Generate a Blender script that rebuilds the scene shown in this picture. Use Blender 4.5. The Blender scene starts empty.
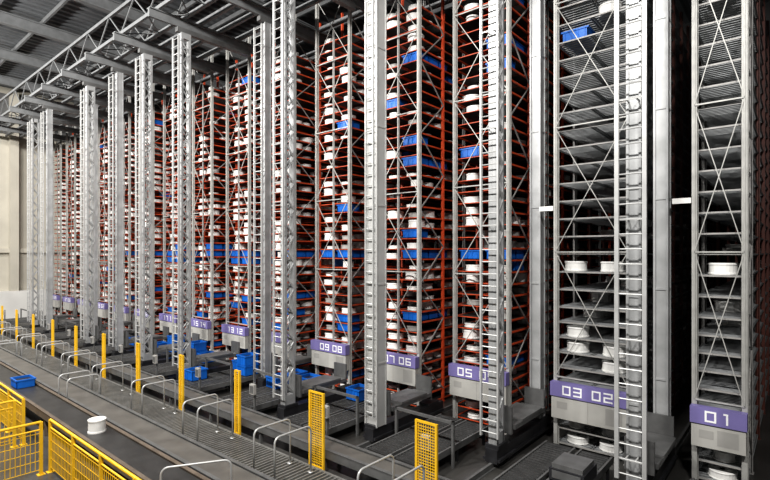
import bpy, math, random
from mathutils import Vector, Matrix, noise
random.seed(7)
C = bpy.context.scene.collection
sc = bpy.context.scene

# ---------------------------------------------------------------- materials
def mat(name, col, rough=0.5, metal=0.0, var=0.12, scale=6.0, bump=0.0, col2=None):
    m = bpy.data.materials.new(name); m.use_nodes = True
    n = m.node_tree.nodes; l = m.node_tree.links
    b = n["Principled BSDF"]
    tc = n.new("ShaderNodeTexCoord")
    no = n.new("ShaderNodeTexNoise"); no.inputs["Scale"].default_value = scale; no.inputs["Detail"].default_value = 4
    l.new(tc.outputs["Object"], no.inputs["Vector"])
    r = n.new("ShaderNodeValToRGB")
    c2 = col2 or tuple(c*(1-var) for c in col)
    r.color_ramp.elements[0].position = 0.35; r.color_ramp.elements[1].position = 0.65
    r.color_ramp.elements[0].color = (*c2, 1); r.color_ramp.elements[1].color = (*col, 1)
    l.new(no.outputs["Fac"], r.inputs["Fac"]); l.new(r.outputs["Color"], b.inputs["Base Color"])
    b.inputs["Roughness"].default_value = rough; b.inputs["Metallic"].default_value = metal
    if bump:
        bp = n.new("ShaderNodeBump"); bp.inputs["Strength"].default_value = bump
        l.new(no.outputs["Fac"], bp.inputs["Height"]); l.new(bp.outputs["Normal"], b.inputs["Normal"])
    return m
SILVER = mat("galvanised_steel", (0.48, 0.485, 0.485), 0.45, 0.3, 0.25, 2.5)
SILVERP = mat("pale_steel", (0.56, 0.56, 0.545), 0.45, 0.25, 0.15, 2)
RUNG = mat("ladder_aluminium", (0.54, 0.54, 0.53), 0.42, 0.3, 0.15, 4)
SILVERD = mat("dull_steel", (0.18, 0.18, 0.178), 0.45, 0.35, 0.25, 4)
GIRD = mat("girder_steel", (0.22, 0.225, 0.228), 0.5, 0.2, 0.2, 3)
FRAME = mat("grey_painted_steel", (0.38, 0.37, 0.355), 0.5, 0.1, 0.2, 5)
BRACE = mat("brace_steel", (0.50, 0.495, 0.47), 0.5, 0.2, 0.2, 5)
SHELFG = mat("zinc_shelf", (0.38, 0.39, 0.395), 0.5, 0.15, 0.3, 3)
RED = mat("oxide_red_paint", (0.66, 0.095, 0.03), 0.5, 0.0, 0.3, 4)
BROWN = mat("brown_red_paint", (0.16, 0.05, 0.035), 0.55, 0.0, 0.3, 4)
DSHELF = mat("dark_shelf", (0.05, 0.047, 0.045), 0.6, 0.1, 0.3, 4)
WHITE = mat("white_plastic", (0.88, 0.87, 0.84), 0.45, 0, 0.16, 3)
GREYR = mat("grey_reel_plastic", (0.36, 0.35, 0.33), 0.45, 0, 0.2, 3)
BLUE = mat("blue_plastic", (0.010, 0.15, 0.58), 0.4, 0, 0.25, 3)
YELLOW = mat("safety_yellow", (0.86, 0.52, 0.025), 0.45, 0, 0.12, 4)
PURPLE = mat("violet_sign_paint", (0.22, 0.19, 0.42), 0.5, 0, 0.08, 3)
PANEL = mat("light_grey_panel", (0.48, 0.47, 0.44), 0.5, 0, 0.12, 2)
PANELD = mat("mid_grey_panel", (0.38, 0.37, 0.35), 0.5, 0, 0.12, 2)
TEXT = mat("white_lettering", (0.95, 0.95, 0.95), 0.5, 0, 0.02, 2)
BELT = mat("rubber_belt", (0.045, 0.044, 0.043), 0.4, 0, 0.35, 3)
BELTG = mat("warm_grey_belt", (0.13, 0.122, 0.11), 0.45, 0, 0.3, 2)
BLACK = mat("black_machine_paint", (0.03, 0.03, 0.033), 0.4, 0, 0.3, 4)
ROLL = mat("dark_roller_steel", (0.08, 0.08, 0.08), 0.35, 0.5, 0.3, 4)
CONC = mat("concrete", (0.08, 0.077, 0.072), 0.3, 0, 0.4, 0.6, 0.05)
PLATE = mat("walkway_plate", (0.12, 0.115, 0.105), 0.4, 0.2, 0.4, 2.5, 0.1)
GRATE = mat("grating_bar", (0.27, 0.265, 0.25), 0.4, 0.3, 0.3, 3)
ROOF = mat("roof_sheet", (0.22, 0.23, 0.24), 0.5, 0.15, 0.5, 0.35)
WALL = mat("beige_wall", (0.50, 0.47, 0.40), 0.7, 0, 0.12, 0.7)
BLOCKW = mat("pale_block_paint", (0.68, 0.67, 0.64), 0.6, 0, 0.1, 1)
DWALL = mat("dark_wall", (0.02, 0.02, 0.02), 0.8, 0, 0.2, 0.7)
BRNPAINT = mat("conveyor_side_paint", (0.17, 0.135, 0.105), 0.5, 0.1, 0.3, 4)

# ---------------------------------------------------------------- mesh builder
class MB:
    def __init__(s): s.v=[]; s.f=[]; s.m=[]
    def box(s,x0,x1,y0,y1,z0,z1,mi=0):
        i=len(s.v)
        s.v += [(x0,y0,z0),(x1,y0,z0),(x1,y1,z0),(x0,y1,z0),(x0,y0,z1),(x1,y0,z1),(x1,y1,z1),(x0,y1,z1)]
        for q in ((0,3,2,1),(4,5,6,7),(0,1,5,4),(1,2,6,5),(2,3,7,6),(3,0,4,7)):
            s.f.append(tuple(i+a for a in q)); s.m.append(mi)
        return s
    def beam(s,a,b,w=0.04,mi=0):
        a=Vector(a);b=Vector(b);d=(b-a).normalized()
        up=Vector((0,0,1)) if abs(d.z)<0.9 else Vector((1,0,0))
        p=d.cross(up).normalized()*(w/2);q=d.cross(p).normalized()*(w/2)
        i=len(s.v)
        for e in (a,b):
            for t in (p+q,p-q,-p-q,-p+q): s.v.append(tuple(e+t))
        for k in range(4):
            s.f.append((i+k,i+(k+1)%4,i+4+(k+1)%4,i+4+k)); s.m.append(mi)
        s.f.append((i+3,i+2,i+1,i)); s.m.append(mi); s.f.append((i+4,i+5,i+6,i+7)); s.m.append(mi)
        return s
    def tube(s,pts,r=0.02,n=8,mi=0):
        pts=[Vector(p) for p in pts]; i=len(s.v); prev=None
        for k,p in enumerate(pts):
            d=(pts[min(k+1,len(pts)-1)]-pts[max(k-1,0)]).normalized()
            if prev is None:
                up=Vector((0,0,1)) if abs(d.z)<0.9 else Vector((1,0,0)); u=d.cross(up).normalized()
            else: u=(prev-d*prev.dot(d)).normalized()
            prev=u; w=d.cross(u)
            for j in range(n):
                a=2*math.pi*j/n; s.v.append(tuple(p+u*math.cos(a)*r+w*math.sin(a)*r))
        for k in range(len(pts)-1):
            for j in range(n):
                s.f.append((i+k*n+j,i+k*n+(j+1)%n,i+(k+1)*n+(j+1)%n,i+(k+1)*n+j)); s.m.append(mi)
        s.f.append(tuple(i+j for j in reversed(range(n)))); s.m.append(mi)
        e=i+(len(pts)-1)*n; s.f.append(tuple(e+j for j in range(n))); s.m.append(mi)
        return s
    def lathe(s,prof,c=(0,0,0),n=20,mi=0,mis=None):
        i=len(s.v);m=len(prof)
        for r,z in prof:
            for j in range(n):
                a=2*math.pi*j/n; s.v.append((c[0]+r*math.cos(a),c[1]+r*math.sin(a),c[2]+z))
        for k in range(m-1):
            for j in range(n):
                s.f.append((i+k*n+j,i+k*n+(j+1)%n,i+(k+1)*n+(j+1)%n,i+(k+1)*n+j)); s.m.append(mis[k] if mis else mi)
        return s
    def mesh(s,name,mats,smooth=False):
        me=bpy.data.meshes.new(name); me.from_pydata(s.v,[],s.f)
        for m in (mats if isinstance(mats,(list,tuple)) else [mats]): me.materials.append(m)
        me.polygons.foreach_set("material_index",s.m)
        if smooth: me.polygons.foreach_set("use_smooth",[True]*len(s.f))
        me.update(); return me

def obj(name,me,loc=(0,0,0),parent=None,rot=0,label=None,cat=None,group=None,kind=None):
    o=bpy.data.objects.new(name,me); o.location=loc; o.rotation_euler=(0,0,rot); C.objects.link(o)
    if parent: o.parent=parent
    if label: o["label"]=label
    if cat: o["category"]=cat
    if group: o["group"]=group
    if kind: o["kind"]=kind
    return o

PX=2.83
def rx(k): return -1.61-PX*k          # left edge of rack k
def ax(k): return rx(k)-0.61          # centre of the aisle between rack k+1 and k
D=11.6; NR=15; TOP=12.2; TOPF=13.5

# ---------------------------------------------------------------- setting
XW=-42.8
obj("floor",MB().box(XW,4,-7,28,-0.2,0).mesh("floor",CONC),kind="structure")
obj("wall_left",MB().box(XW-0.3,XW,-7,28,-0.2,17).mesh("wall_left",WALL),kind="structure")
obj("blocker_wall_back",MB().box(XW,4,28,28.3,-0.2,17).mesh("blocker_wall_back",DWALL),kind="structure")  # near-black wall, added to keep world light out behind the racks
obj("blocker_wall_right",MB().box(4,4.3,-7,28,-0.2,17).mesh("blocker_wall_right",DWALL),kind="structure")  # never in view, added to block world light from the end rack's side
m=MB(); x=XW
per=[(0,0),(0.20,0),(0.27,0.12),(0.43,0.12),(0.5,0)]
pts=[]
while x<4:
    for dx,dz in per[:-1]: pts.append((x+dx,dz))
    x+=0.5
for (px,dz) in pts:
    m.v.append((px,-7,16.6+dz)); m.v.append((px,28,15.9+dz))
for i in range(len(pts)-1):
    m.f.append((2*i,2*i+1,2*i+3,2*i+2)); m.m.append(0)
obj("ceiling",m.mesh("ceiling",ROOF),kind="structure")
for i,y in enumerate((5.0,7.0,9.3)):
    obj("trim_%d"%(i+1),MB().box(XW,XW+0.5,y,y+0.5,0,15.9).mesh("trim",WALL),kind="structure")
obj("trim_4",MB().box(XW,XW+0.25,2,20,4.6,4.9).mesh("trim",WALL),kind="structure")
obj("trim_5",MB().box(XW+0.001,XW+0.12,-7,27.9,13.0,15.8).mesh("trim",SILVERD),kind="structure")
obj("trim_6",MB().box(XW+0.001,XW+0.65,2,12,0,1.9).mesh("trim",BLOCKW),kind="structure")

def zroof(y): return 16.6-0.7*(y+7)/35
pm=MB().box(XW+0.15,4,-0.05,0.05,-0.2,0).mesh("purlin",GIRD)
y=2.0
while y<20:
    obj("roof_purlin",pm,(0,y,zroof(y)-0.02),label="long grey steel purlin under the corrugated roof",cat="beam",group="roof purlins")
    y+=1.9
L=24
rm=MB()
rm.box(-0.14,0.14,0,L,-0.05,0).box(-0.025,0.025,0,L,-0.5,-0.05).box(-0.14,0.14,0,L,-0.55,-0.5)
rm=rm.mesh("rafter",GIRD)
for i in range(8):
    o=obj("roof_rafter",rm,(-3-5.2*i,0.5,zroof(0.5)-0.24),label="grey steel I-beam rafter carrying the roof purlins",cat="beam",group="roof rafters")
    o.rotation_euler=(-math.atan(0.02),0,0)
def girder(Y,z0,z1,w,name,label):
    t=obj(name,None,(0,Y,z0),label=label,cat="girder")
    for yy in (0,w):
        for zz in (0,z1-z0):
            obj("chord",MB().box(XW+0.3,3,yy-0.05,yy+0.05,zz-0.06,zz+0.06).mesh("chord",GIRD),parent=t)
    g=MB(); x=XW+0.4; s=0; st=1.1
    while x<2:
        for yy in (0,w):
            g.beam((x,yy,0 if s else z1-z0),(x+st,yy,z1-z0 if s else 0),0.04)
        g.beam((x,0,0),(x+st,w,0),0.035) if s else g.beam((x,w,0),(x+st,0,0),0.035)
        g.beam((x,0,0),(x,w,0),0.035)
        x+=st; s=1-s
    obj("lacing",g.mesh("lacing",GIRD),parent=t)
girder(7.6,12.78,13.75,0.9,"lattice_girder","long galvanised lattice girder tying the crane mast tops")
tb=MB().box(XW+0.3,3,-0.05,0.05,0,0.16).mesh("top_tie_beam",GIRD)
for yy in (9.1,9.9,10.7,12.2,13.45,15.4):
    obj("top_tie_beam",tb,(0,yy,12.72),label="grey steel tie beam crossing the overhead guide rails",cat="beam",group="overhead tie beams")

# ---------------------------------------------------------------- racks
def make_shelf(w,depth,palette):
    m=MB()
    if palette=="grey":
        xsn=[0,w] if w<1 else [0,w/2-0.03,w/2+0.03,w]
        for x in xsn: m.box(x-0.015,x+0.015,0,depth,-0.025,0.01,0)
        y=0.0
        while y<depth: m.box(0.0,w,y,y+0.08,0,0.01,0); y+=0.125
        m.box(0,w,-0.01,0.015,-0.022,0.012,1)
    else:
        for x in (0,w/2-0.04,w/2+0.04,w):
            m.box(x-0.018,x+0.018,0,depth,-0.03,0.014,0)
        y=0.0
        while y<depth:
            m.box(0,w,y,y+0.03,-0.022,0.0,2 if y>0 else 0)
            y+=0.62
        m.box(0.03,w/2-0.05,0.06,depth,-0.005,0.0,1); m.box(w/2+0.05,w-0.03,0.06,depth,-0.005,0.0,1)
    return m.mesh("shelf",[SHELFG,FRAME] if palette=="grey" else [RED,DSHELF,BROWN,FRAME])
def make_post(s,h,ma):
    m=MB()
    m.box(-s/2,s/2,-s/2,-s/2+0.012,0,h); m.box(-s/2,-s/2+0.012,-s/2,s/2,0,h); m.box(s/2-0.012,s/2,-s/2,s/2,0,h)
    m.box(-s/2-0.015,-s/2,s/2-0.012,s/2,0,h); m.box(s/2,s/2+0.015,s/2-0.012,s/2,0,h)
    m.box(-s,s,-s,s,0,0.012)
    return m.mesh("post",ma)
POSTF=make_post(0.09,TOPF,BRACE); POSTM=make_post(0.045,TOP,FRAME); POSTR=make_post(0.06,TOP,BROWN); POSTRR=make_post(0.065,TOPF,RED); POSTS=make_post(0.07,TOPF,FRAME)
def make_brace(w,h0,step,ma,th=0.02):
    m=MB(); z=h0
    m.box(-0.012,0.012,-0.012,0.012,h0,TOPF); m.box(w-0.012,w+0.012,-0.012,0.012,h0,TOPF)
    while z+step<=TOPF+0.05:
        m.beam((0,0,z),(w,0,z+step),th); m.beam((w,0.012,z),(0,0.012,z+step),th)
        m.box(0,w,-0.012,0.012,z-0.015,z+0.015); z+=step
    m.box(0,w,-0.012,0.012,z-0.015,z+0.015)
    return m.mesh("cross_bracing",ma)
def side_brace(h0,step,dy,ma):
    m=MB(); z=h0;s=0
    while z+step<TOPF:
        m.beam((0,0 if s else dy,z),(0,dy if s else 0,z+step),0.03); z+=step; s=1-s
    return m.mesh("side_bracing",ma)
BR2=make_brace(1.6,1.7,2.36,BRACE,0.02); BRG=make_brace(1.6,1.7,2.95,BRACE,0.017); BR1=make_brace(0.82,1.7,2.95,BRACE,0.017)
SB=side_brace(0.4,1.1,1.24,FRAME)
SH_R=make_shelf(1.6,6.0,"red"); SH_G2=make_shelf(1.6,14.0,"grey"); SH_G1=make_shelf(0.82,14.0,"grey"); SH_R14=make_shelf(1.6,14,"red")
def panel_mesh(w,zb):
    m=MB()
    m.box(-0.03,w+0.03,-0.22,-0.07,zb,1.28,0)
    m.box(0.10,0.34,-0.224,-0.22,1.0,1.16,1)
    m.box(w-0.42,w-0.08,-0.224,-0.22,zb+.08,1.20,1)
    if w>1: m.box(0.795,0.805,-0.223,-0.22,zb,1.28,1)
    return m.mesh("control_panel",[PANEL,PANELD])
PAN2=panel_mesh(1.6,0.76); PAN1=panel_mesh(0.82,0.82)
SG2=MB().box(-0.05,1.65,-0.25,-0.06,1.28,1.60).mesh("number_sign",PURPLE); SG1=MB().box(-0.05,0.87,-0.25,-0.06,1.28,1.60).mesh("number_sign",PURPLE)
SEG={'0':'abcdef','1':'bc','2':'abged','3':'abgcd','4':'fgbc','5':'afgcd','6':'afgedc','7':'abc','8':'abcdefg','9':'abgfcd'}
def digit_mesh(ch):
    m=MB(); W=0.19;H=0.215;s=0.034
    R={'a':(0,W,H-s,H),'d':(0,W,0,s),'g':(0.0,W,H/2-s/2,H/2+s/2),'f':(0,s,H/2-s/2,H),'e':(0,s,0,H/2+s/2),'b':(W-s,W,H/2-s/2,H),'c':(W-s,W,0,H/2+s/2)}
    if ch=='1': R={'b':(W*.5,W*.5+s,0,H),'c':(W*.28,W*.5+s/2,H-s,H)}
    for n,q in enumerate(SEG[ch]):
        a=R[q]; m.box(a[0],a[1],-0.004-0.0002*n,0,a[2],a[3])
    return m.mesh("digit",TEXT)
DIG={c:digit_mesh(c) for c in SEG}
def put_text(t,x,sg):
    for j,ch in enumerate(t): obj("digit",DIG[ch],(x-0.22+j*0.25,-0.251,1.335),parent=sg)
PR=0.31
def levels(k):
    out=[];z=0.10
    while z<TOP-0.15:
        out.append(z); z+=(0.42 if z>3 else 0.36) if k<2 else PR
    return out
for k in range(NR):
    w=0.82 if k==0 else 1.6
    lab=("narrow single" if k==0 else "double")+" storage rack with "+("grey zinc shelves, mostly empty" if k<2 else "red shelf rails packed with white reels")
    t=obj("storage_rack",None,(rx(k),D,0),label=lab,cat="storage rack",group="rows of tall storage racks")
    for x in [0,w]: obj("post",POSTF,(x,0,0),parent=t)
    if k>1: obj("post",POSTM,(0.8,0.03,0),parent=t)
    dep=14.0 if k<3 else 6.0
    y=1.24; n=0
    while y<dep+0.1:
        for x in ([0,w] if k==0 else [0,1.6]): obj("post",(POSTR if n else POSTS) if k<2 else (POSTRR,POSTS)[n%2],(x,y,0),parent=t)
        y+=1.24*(1 if 0<k<8 else 2); n+=1
    sh=SH_G1 if k==0 else SH_G2 if k==1 else SH_R14 if k==2 else SH_R
    for z in levels(k): obj("shelf",sh,(0,0.06,z),parent=t)
    obj("cross_bracing",BR1 if k==0 else BRG if k==1 else BR2,(0,-0.056,0),parent=t)
    obj("side_bracing",SB,(w+0.03,0,0),parent=t)
    obj("control_panel",PAN1 if k==0 else PAN2,parent=t)
    sg=obj("number_sign",SG1 if k==0 else SG2,parent=t,label="violet sign with white row numbers")
    if k==0: put_text("01",0.42,sg)
    else:
        a,b=(0.46,1.12) if k<3 else (0.66,1.27)
        put_text("%02d"%(2*k+1),a,sg); put_text("%02d"%(2*k),b,sg)

# ---------------------------------------------------------------- reels and totes
def reel_into(m,c,r,h,n=20):
    m.lathe([(0.05,h),(0.05,0),(r*0.97,0),(r,h*0.06),(r,h*0.16),(r*0.95,h*0.2),(r*0.95,h*0.8),(r,h*0.84),(r,h*0.94),(r*0.97,h),(0.05,h)],c,n,mis=[1,0,0,0,0,0,0,0,0,0])
REELS=[]
for r,h,mm in ((0.255,0.17,WHITE),(0.22,0.10,WHITE),(0.26,0.24,WHITE),(0.24,0.14,GREYR),(0.19,0.20,WHITE)):
    m=MB(); reel_into(m,(0,0,0),r,h,24); REELS.append((m.mesh("reel",[mm,BLACK]),r,h))
def tote_mesh(w,d,h):
    m=MB()
    for (x0,x1,y0,y1) in ((-w/2,w/2,-d/2,-d/2+0.02),(-w/2,w/2,d/2-0.02,d/2),(-w/2,-w/2+0.02,-d/2,d/2),(w/2-0.02,w/2,-d/2,d/2)):
        m.box(x0,x1,y0,y1,0.015,h)
    m.box(-w/2+.02,w/2-.02,-d/2+.02,d/2-.02,0,0.02)
    for (x0,x1,y0,y1) in ((-w/2-.02,w/2+.02,-d/2-.02,-d/2),(-w/2-.02,w/2+.02,d/2,d/2+.02),(-w/2-.02,-w/2,-d/2,d/2),(w/2,w/2+.02,-d/2,d/2)):
        m.box(x0,x1,y0,y1,h-0.04,h)
    for i in range(4):
        x=-w/2+w*(i+0.5)/4; m.box(x-0.01,x+0.01,-d/2-0.012,-d/2,0.03,h-0.04); m.box(x-0.01,x+0.01,d/2,d/2+0.012,0.03,h-0.04)
    m.box(-w/2+.02,w/2-.02,-d/2+.02,d/2-.02,h*0.75,h*0.76,1)
    return m.mesh("tote",[BLUE,BLACK])
TOTE=tote_mesh(0.60,0.47,0.255); TOTEB=tote_mesh(0.50,0.54,0.34)
bluez={1:[9.6],2:[9.5,9.9,7.1,4.3,1.8],3:[10.3,9.1,7.7,7.1,5.0,4.35,2.64,.7],4:[8.9,5.9,4.4,1.84,2.2,.5],5:[4.3,2.9,1.8,2.2,.5],6:[4.1,4.5,2.7,1.8,2.2,.5],7:[4.3,4.6,2.7,1.8,.5],8:[4.1,4.5,1.8],9:[4.3,2.6],10:[4.5,1.9],11:[3.5],12:[2.5],13:[3]}
force={0:[(9.5,0),(4.3,0)],1:[(4.27,0),(4.27,1),(2.6,0),(2.25,0),(2.25,1),(1.9,1),(10.1,1)]}
cells=[]; totes=[]
for k in range(NR):
    lv=levels(k); w=0.82 if k==0 else 1.6
    near=lambda b: min(range(len(lv)),key=lambda i:abs(lv[i]-b))
    blue={}
    for j,b in enumerate(bluez.get(k,[])): blue[near(b)]=3 if 4.0<b<4.7 else (j+k)%3
    fc={(near(b),r) for b,r in force.get(k,[])}
    nd=24 if k==0 else 20 if k==1 else 9 if k==2 else 6 if k<6 else 4
    for li,z in enumerate(lv):
        for row,xo in enumerate([0.41] if k==0 else [0.40,1.20]):
            for c in range(nd):
                y=0.06+0.29+0.535*c
                bl=False
                if li in blue and k>=2:
                    md=blue[li]
                    bl=(md==0 and row==1 and c<3) or (md==1 and c==0 and (row+li)%2) or (md==2 and row==1 and c==0) or (md==3 and (row==1 and c<3 or c==0 and k%2==0))
                if k>=2 and random.random()<0.008: bl=True
                if k==1 and li in blue and row==0 and c<2: bl=True
                if bl:
                    totes.append((rx(k)+xo,D+y,z+(0.016 if k>1 else 0.012))); continue
                nz=noise.noise(Vector((k*3.1+row*7.7,z*1.1,c*0.5)))
                if k==0: p=0.0 if c<2 else 0.08
                elif k==1: p=0.0 if c<2 else 0.15 if z<4 else 0.05
                elif k==2: p=(0.7+1.0*nz if z<6 else 0.36+nz)
                else: p=0.68+1.5*nz if z<7 else 0.48+1.5*nz
                if z<2.2 and k>1: p=max(p,0.9)
                if z<0.8: p=max(p,0.85)
                if (li,row) in fc and c==0: p=1
                if random.random()<p:
                    ty=random.choices([0,1,2,3,4],[5,3,4,1.5,2])[0]
                    if (li,row) in fc and c==0: ty=2
                    cells.append((rx(k)+xo+random.uniform(-.07,.07),D+y+random.uniform(-.005,.005),z+(0.0125 if k<2 else 0.001),ty,k,c,row))
def vis(c):
    x,y,z,t,k,ci,row=c
    d=math.dist((x,y,z),(0,0,4.65))
    return d + (0 if (ci<1 or row==1 and ci<3) else 8)+(5 if z>9.5 and k>0 else 0)
cells.sort(key=vis)
for c in cells[:299]:
    obj("reel",REELS[c[3]][0],c[:3],label="grey plastic reel lying flat on a rack shelf" if c[3]==3 else "white plastic reel lying flat on a rack shelf",cat="reel",group="white reels in the storage racks")
m=MB()
for c in cells[299:]:
    i0=len(m.m); reel_into(m,c[:3],REELS[c[3]][1],REELS[c[3]][2],12)
    if c[3]==3:
        for i in range(i0,len(m.m)):
            if m.m[i]==0: m.m[i]=2
obj("reels",m.mesh("reels",[WHITE,BLACK,GREYR]),label="densely stored white reels filling the further racks",cat="reels",kind="stuff",group="white reels in the storage racks")
for t in totes:
    obj("tote",TOTE,t,label="blue plastic tote on a rack shelf",cat="tote",group="blue totes in the storage racks")

for k in (0,1):
    obj("tie_bracket",MB().box(0.22,0.555,-0.04,0.04,0,0.11).mesh("tie_bracket",WHITE),(ax(k),D-0.02,5.64),label="short white bracket beam projecting into the aisle",cat="bracket",group="aisle bracket beams")

# ---------------------------------------------------------------- stacker cranes
MH=12.25
def mast_mesh(h,wx,wy,ma=SILVER):
    m=MB(); z0=0.45
    m.box(-wx,wx,-wy,wy,z0,h)
    for x in (-wx,wx):
        m.box(x-0.02,x+0.02,-wy-0.03,-wy,z0,h); m.box(x-0.02,x+0.02,wy,wy+0.03,z0,h)
    z=z0+1.5
    while z<h: m.box(-wx-.015,wx+.015,-wy-.02,wy+.02,z,z+0.04); z+=1.9
    return m.mesh("mast",ma)
def lattice_mast(h,wx,wy,t=0.035):
    m=MB(); z0=0.45
    m.box(-wx,wx,-wy-t,-wy+t,z0,h); m.box(-wx,wx,wy-t,wy+t,z0,h)
    m.box(-wx,wx,-wy,wy,z0,z0+0.3); m.box(-wx,wx,-wy,wy,h-0.2,h)
    for x in (-wx+.012,wx-.012):
        z=z0+.3;s=0;st=0.36
        while z+st<h-.2:
            m.beam((x,-wy if s else wy,z),(x,wy if s else -wy,z+st),0.035); z+=st; s=1-s
    return m.mesh("mast",SILVER)
def ladder_mesh(h,wy,rw=0.02,W=0.2,off=0.37):
    m=MB(); z0=0.7
    for x in (-W,W): m.box(x-rw,x+rw,-off-0.03,-off+0.03,z0,h)
    z=z0+0.1
    while z<h: m.tube([(-W,-off,z),(W,-off,z)],0.014,6); z+=0.26
    z=z0+0.34
    while z<h:
        for x in (-0.08,0.08): m.box(x-0.012,x+0.012,-off,-wy,z+0.01,z+0.03)
        m.box(-W,W,-off-0.01,-off+0.01,z,z+0.03)
        z+=2.08
    return m.mesh("ladder",RUNG)
def base_mesh():
    m=MB()
    m.box(-0.14,0.14,-0.25,2.75,0.12,0.42,0); m.box(-0.16,0.16,-0.22,0.22,0.42,0.5,0); m.box(-0.16,0.16,2.0,2.5,0.42,0.5,0)
    m.box(-0.2,-0.14,-0.24,2.7,0.16,0.22,0); m.box(0.14,0.2,-0.24,2.7,0.16,0.22,0)
    return m.mesh("crane_base",[BLACK])
wheel=MB().tube([(-0.05,0,0),(0.05,0,0)],0.12,16).mesh("wheel",BLACK)
def carriage_mesh():
    m=MB()
    m.box(-0.3,0.3,0.3,1.95,0,0.10,0); m.box(-0.25,0.25,0.22,0.28,-0.1,0.5,0); m.box(-0.25,0.25,1.98,2.04,-0.1,0.5,0)
    m.box(-0.33,0.33,0.6,1.7,0.10,0.16,0)
    return m.mesh("lift_carriage",[SILVERD])
MASTA=mast_mesh(MH,0.12,0.13); MASTW=mast_mesh(MH,0.18,0.15,SILVERP); MASTL=lattice_mast(MH,0.10,0.14); MASTB=mast_mesh(MH,0.09,0.10)
MASTA2=mast_mesh(MH,0.10,0.13)
LAD=ladder_mesh(MH-0.2,0.1,off=0.32); LADA=ladder_mesh(MH-0.2,0.1,0.035,0.22); LADN=ladder_mesh(MH-0.2,0.15,0.012,0.12,0.22); BASE=base_mesh(); CARR=carriage_mesh()
HEAD=MB().box(-0.09,0.09,-0.3,2.6,MH,MH+0.16).mesh("head_beam",SILVERD)
cr_y={0:9.55,1:9.75,2:8.97,3:8.55,4:9.9,5:8.55,6:8.5,7:8.6,8:8.45,9:9.6,10:8.4,11:8.5}
RAIL=MB().box(-0.03,0.03,0,18,0,0.12).box(-0.07,0.07,0,18,0,0.015).mesh("floor_rail",SILVERD)
GUIDE=MB().box(-0.05,0.05,0,18,0,0.28).box(-0.12,0.12,0,18,0.26,0.30).mesh("guide_rail",GIRD)
for k,y in cr_y.items():
    t=obj("stacker_crane",None,(ax(k),y,0),label="stacker crane with a broad pale column mast" if k==2 else "tall silver stacker crane with ladder mast in a rack aisle",cat="stacker crane",group="stacker cranes, one per aisle")
    obj("mast",MASTA2 if k==0 else MASTW if k==2 else MASTL if k in (1,3,5,6,8,11) else MASTB,parent=t)
    if k<2: obj("mast",MASTA,(0,2.2,0),parent=t)
    obj("ladder",LADA if k<1 else LADN if k==2 else LAD,parent=t)
    obj("crane_base",BASE,parent=t); obj("head_beam",HEAD,parent=t)
    obj("wheel",wheel,(0,-0.12,0.24),parent=t); obj("wheel",wheel,(0,2.45,0.24),parent=t)
    obj("lift_carriage",CARR,(0,0,0.75),parent=t)
for k in range(NR-1):
    obj("floor_rail",RAIL,(ax(k),7.9,0.0),label="steel floor rail for a stacker crane",cat="rail",group="crane floor rails")
    obj("guide_rail",GUIDE,(ax(k),7.3,MH+0.17),label="overhead steel guide rail for a stacker crane",cat="rail",group="overhead crane guide rails")

# ---------------------------------------------------------------- conveyors
X0=-42.0
def conveyor(name,x0,x1,y0,y1,z,label,side=SILVERD,bm=BELT):
    t=obj(name,None,((x0+x1)/2,(y0+y1)/2,0),label=label,cat="conveyor")
    hx=(x1-x0)/2;hy=(y1-y0)/2
    b=MB().box(-hx,hx,-hy+0.05,hy-0.05,z-0.08,z)
    obj("belt",b.mesh("belt",bm),parent=t)
    for s in (-1,1):
        m=MB(); yy=s*hy
        m.box(-hx,hx,yy-0.03,yy+0.03,z-0.16,z+0.03); m.box(-hx,hx,yy-0.04,yy+0.04,z+0.015,z+0.035)
        obj("side_frame",m.mesh("side_frame",side),parent=t)
    n=int((x1-x0)/2.2)
    lm=MB().box(-0.03,0.03,-hy,-hy+0.06,0,z-0.12).box(-0.03,0.03,hy-0.06,hy,0,z-0.12).box(-0.02,0.02,-hy,hy,0.2,0.25).mesh("leg_frame",side)
    for i in range(n+1): obj("leg_frame",lm,(-hx+0.1+(2*hx-0.2)*i/n,0,0),parent=t)
conveyor("belt_conveyor",X0,1.5,3.90,4.58,0.6,"long dark belt conveyor beside the yellow guard fence",BRNPAINT)
conveyor("belt_conveyor",X0,1.5,4.82,5.46,0.5,"long warm-grey belt conveyor with steel side frames",SILVERD,BELTG)
conveyor("belt_conveyor",X0,1.5,7.12,7.6,0.45,"long transfer conveyor running past the rack ends",SILVERD,BELTG)
m=MB().box(X0,1.5,5.62,6.85,0.10,0.14,0)
m.box(X0,1.5,5.6,5.65,0,0.17,1).box(X0,1.5,6.82,6.87,0,0.17,1)
x=X0+.2
while x<1.5: m.box(x,x+0.03,5.64,6.83,0.135,0.164,1); x+=0.11
obj("walkway",m.mesh("walkway",[PLATE,GRATE]),label="long low steel grating walkway between conveyors",cat="walkway")
def stub(w,l,z):
    me_b=MB().box(-w/2+.03,w/2-.03,0,l,z-0.06,z).mesh("roller_bed",BELT)
    r=MB();y=0.05
    while y<l: r.tube([(-w/2+.04,y,z),(w/2-.04,y,z)],0.025,8); y+=0.11
    ro=r.mesh("rollers",ROLL)
    s=MB().box(-0.02,0.02,0,l,z-0.12,z+0.02).mesh("side_frame",SILVERD)
    lg=MB().box(-w/2,-w/2+.05,-.025,.025,0,z-.1).box(w/2-.05,w/2,-.025,.025,0,z-.1).box(-w/2,w/2,-.02,.02,.15,.2).mesh("leg_frame",BLACK)
    return me_b,ro,s,lg
ST=stub(0.62,2.9,0.4)
pf=MB()
for x in (-0.78,0.78): pf.box(x-0.03,x+0.03,-0.03,0.03,0,1.0)
pf.box(-0.81,0.81,-0.03,0.03,0.94,1.0)
pf=pf.mesh("portal_frame",SILVERD)
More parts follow.
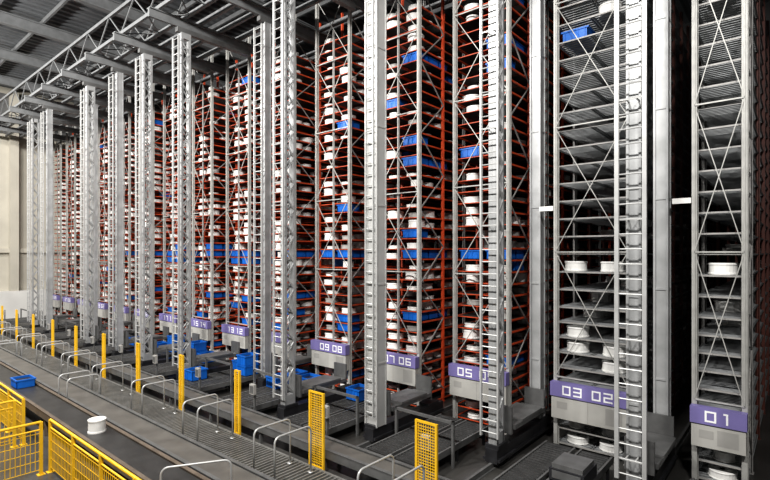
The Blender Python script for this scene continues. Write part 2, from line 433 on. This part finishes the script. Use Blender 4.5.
jb=MB().box(-0.025,0.025,-0.025,0.025,0,1.15).box(-0.06,0.06,-0.06,0.06,0,0.01).mesh("pole",SILVERD)
jb2=MB().box(-0.10,0.10,-0.10,-0.02,0.85,1.12).box(-0.08,0.08,-0.106,-0.10,0.88,1.08,1).mesh("junction_box",[PANELD,SILVERD])
for k in range(NR-1):
    for xo in ([0.41] if k==0 else [0.42,1.18]):
        t=obj("roller_conveyor",None,(rx(k)+xo,7.85,0),label="short roller conveyor feeding a rack row",cat="conveyor",group="rack infeed roller conveyors")
        obj("roller_bed",ST[0],parent=t); o=obj("rollers",ST[1],parent=t); o["kind"]="stuff"
        obj("side_frame",ST[2],(-0.31,0,0),parent=t); obj("side_frame",ST[2],(0.31,0,0),parent=t)
        for yy in (0.2,1.5,2.7): obj("leg_frame",ST[3],(0,yy,0),parent=t)
    if k>1:
        obj("portal_frame",pf,(rx(k)+0.8,9.0,0),label="dark steel guard frame straddling the infeed conveyors",cat="guard frame",group="guard frames over infeed conveyors")
        t=obj("junction_post",None,(rx(k)+1.78,7.78,0),label="grey junction box on a slim steel pole",cat="junction box",group="junction boxes at the aisle entrances")
        obj("pole",jb,parent=t); obj("junction_box",jb2,parent=t)
HOOD=MB()
HOOD.box(-0.32,0.32,-0.36,0.36,0.0,0.22,0).box(-0.28,0.28,-0.32,0.32,0.22,0.30,1).box(-0.26,0.26,-0.37,-0.36,0.05,0.19,1)
HOOD=HOOD.mesh("hood",[BLACK,SILVERD])
obj("drive_housing",HOOD,(rx(1)+1.2,9.3,0.426),label="dark grey machine housing on the infeed conveyor",cat="machine")
for (x,y,z) in ((4,.42,9.6),(4,1.18,10.2),(5,.42,8.4),(6,.42,10.0),(6,1.18,10.0),(7,1.18,10.2),(3,.42,10.3),(5,1.18,9.9),(5,.42,10.2),(7,.42,9.8),(8,1.18,9.8),(4,.42,10.3)):
    obj("tote",TOTEB,(rx(x)+y,z,0.426),label="deep blue plastic tote on an infeed roller conveyor",cat="tote",group="blue totes on the roller conveyors")
for (x,y,z) in ((6,.42,10.0),(5,1.18,9.9),(7,1.18,10.2)):
    obj("tote",TOTEB,(rx(x)+y,z,0.767),label="deep blue plastic tote stacked on another tote",cat="tote",group="blue totes on the roller conveyors")
obj("tote",TOTE,(-17.9,4.25,0.601),label="blue plastic tote on the belt conveyor",cat="tote")
t=MB().lathe([(0.0,0),(0.185,0),(0.185,0.03),(0.175,0.035),(0.175,0.25),(0.185,0.255),(0.185,0.285),(0.17,0.29),(0,0.29)],n=28).mesh("reel",WHITE)
obj("reel",t,(-12.1,4.25,0.601),label="tall narrow white reel standing on the belt conveyor",cat="reel")

# ---------------------------------------------------------------- hoops, yellow gates, fences
def hoop(L,h,r=0.02):
    m=MB();R=0.12;p=[(0,0,0),(0,0,h-R)]
    for i in range(1,7):
        a=math.pi/2*i/6; p.append((0,R-R*math.cos(a),h-R+R*math.sin(a)))
    for i in range(0,7):
        a=math.pi/2*i/6; p.append((0,L-R+R*math.sin(a),h-R+R*math.cos(a)))
    p.append((0,L,0)); m.tube(p,r,8)
    m.box(-0.05,0.05,-0.05,0.05,0,0.01).box(-0.05,0.05,L-0.05,L+0.05,0,0.01)
    return m.mesh("hoop",RUNG,True)
HOOP=hoop(0.9,0.95); HOOPB=hoop(0.82,1.1)
for k in range(0,13):
    for dx in (-0.33,0.33):
        obj("handrail_hoop",HOOP,(ax(k)+dx-0.05,5.75,0.167),label="silver tubular hoop handrail on the walkway",cat="handrail",group="hoop handrails along the walkway")
for x in (-15.6,-16.3,-23.5,-24.2):
    obj("handrail_hoop",HOOPB,(x,4.72,0),label="silver tubular hoop arching over the belt conveyor",cat="handrail",group="hoops over the belt conveyor")
obj("handrail_hoop",hoop(1.1,1.1),(-8.0,3.77,0),rot=-0.55,label="silver tubular hoop barrier arching over the belt conveyor",cat="handrail")
def gate(w,h,s=0.03):
    post=MB().box(-s,s,-s,s,0,h).box(-0.06,0.06,-0.06,0.06,0,0.01).mesh("post",YELLOW)
    g=MB()
    g.box(-w/2,w/2,-0.015,0.015,h-0.04,h).box(-w/2,w/2,-0.015,0.015,0.1,0.14)
    z=0.2
    while z<h-0.05: g.box(-w/2,w/2,-0.004,0.004,z,z+0.010); z+=0.05
    x=-w/2+0.05
    while x<w/2-0.02: g.box(x-0.005,x+0.005,-0.004,0.004,0.12,h); x+=0.05
    return post,g.mesh("mesh_infill",YELLOW)
GW=gate(0.42,1.70,0.022); GN=gate(0.17,1.70,0.026)
for k in range(1,13):
    w,(p,g)=(0.42,GW) if k<3 else (0.17,GN)
    t=obj("safety_gate",None,(ax(k)+(0.1 if k<3 else 0),6.97,0),label=("yellow wire-mesh safety panel at an aisle entrance" if k<3 else "narrow yellow safety post pair at an aisle entrance"),cat="safety fence",group="yellow aisle gates")
    obj("post",p,(-w/2,0,0),parent=t); obj("post",p,(w/2,0,0),parent=t); obj("mesh_infill",g,parent=t)
def fence(p0,p1,h=1.1):
    p0=Vector(p0);p1=Vector(p1);L=(p1-p0).length
    t=obj("guard_fence",None,(p0.x,p0.y,0),rot=math.atan2(p1.y-p0.y,p1.x-p0.x),label="yellow steel guard fence with vertical bar infill",cat="guard fence",group="yellow guard fences")
    n=max(1,round(L/1.4)); pm=MB().box(-0.03,0.03,-0.03,0.03,0,h).box(-0.07,0.07,-0.07,0.07,0,0.012).mesh("post",YELLOW)
    for i in range(n+1): obj("post",pm,(L*i/n,0,0),parent=t)
    obj("top_rail",MB().tube([(0,0,h),(L,0,h)],0.028,8).mesh("top_rail",YELLOW),parent=t)
    obj("top_rail",MB().tube([(0,0,h-0.16),(L,0,h-0.16)],0.018,8).mesh("top_rail",YELLOW),parent=t)
    g=MB(); x=0.1
    while x<L: g.box(x-0.006,x+0.006,-0.006,0.006,0.1,h-0.15); x+=0.085
    z=0.1
    while z<h-0.2: g.box(0,L,-0.005,0.005,z,z+0.012); z+=0.19
    obj("bar_infill",g.mesh("bar_infill",YELLOW),parent=t)
fence((-12.1,3.35),(-6.6,3.35)); fence((-12.1,3.18),(-12.1,0.8)); fence((-18.2,3.4),(-14.3,3.4)); fence((-14.3,3.22),(-14.3,1.6))

# ---------------------------------------------------------------- lights
w=bpy.data.worlds.new("World"); sc.world=w; w.use_nodes=True
w.node_tree.nodes["Background"].inputs[0].default_value=(0.82,0.91,1.0,1); w.node_tree.nodes["Background"].inputs[1].default_value=0.05
def area(loc,rot,sx,sy,p,col=(1,1,1)):
    l=bpy.data.lights.new("key_light","AREA"); l.shape="RECTANGLE"; l.size=sx; l.size_y=sy; l.energy=p; l.color=col
    o=bpy.data.objects.new("added_key_light",l); o.location=loc; o.rotation_euler=rot; C.objects.link(o)  # added area light without a fixture, out of view, brightens masts and rack fronts
for i in range(7):
    area((2.5-6.2*i,-0.8,13.6),(math.radians(50),0,math.radians(24)),1.3,0.7,1250+50*i,(1,0.98,0.95))

cam=bpy.data.cameras.new("Camera"); co=bpy.data.objects.new("Camera",cam); C.objects.link(co)
co.location=(0,0,4.65); co.rotation_euler=(math.pi/2,0,math.radians(40.2)); cam.lens=36*490/770; cam.sensor_width=36; cam.shift_y=12/770
cam.clip_end=200
sc.camera=co
sc.view_settings.view_transform="Standard"
try: sc.view_settings.look="Medium High Contrast"
except Exception: pass
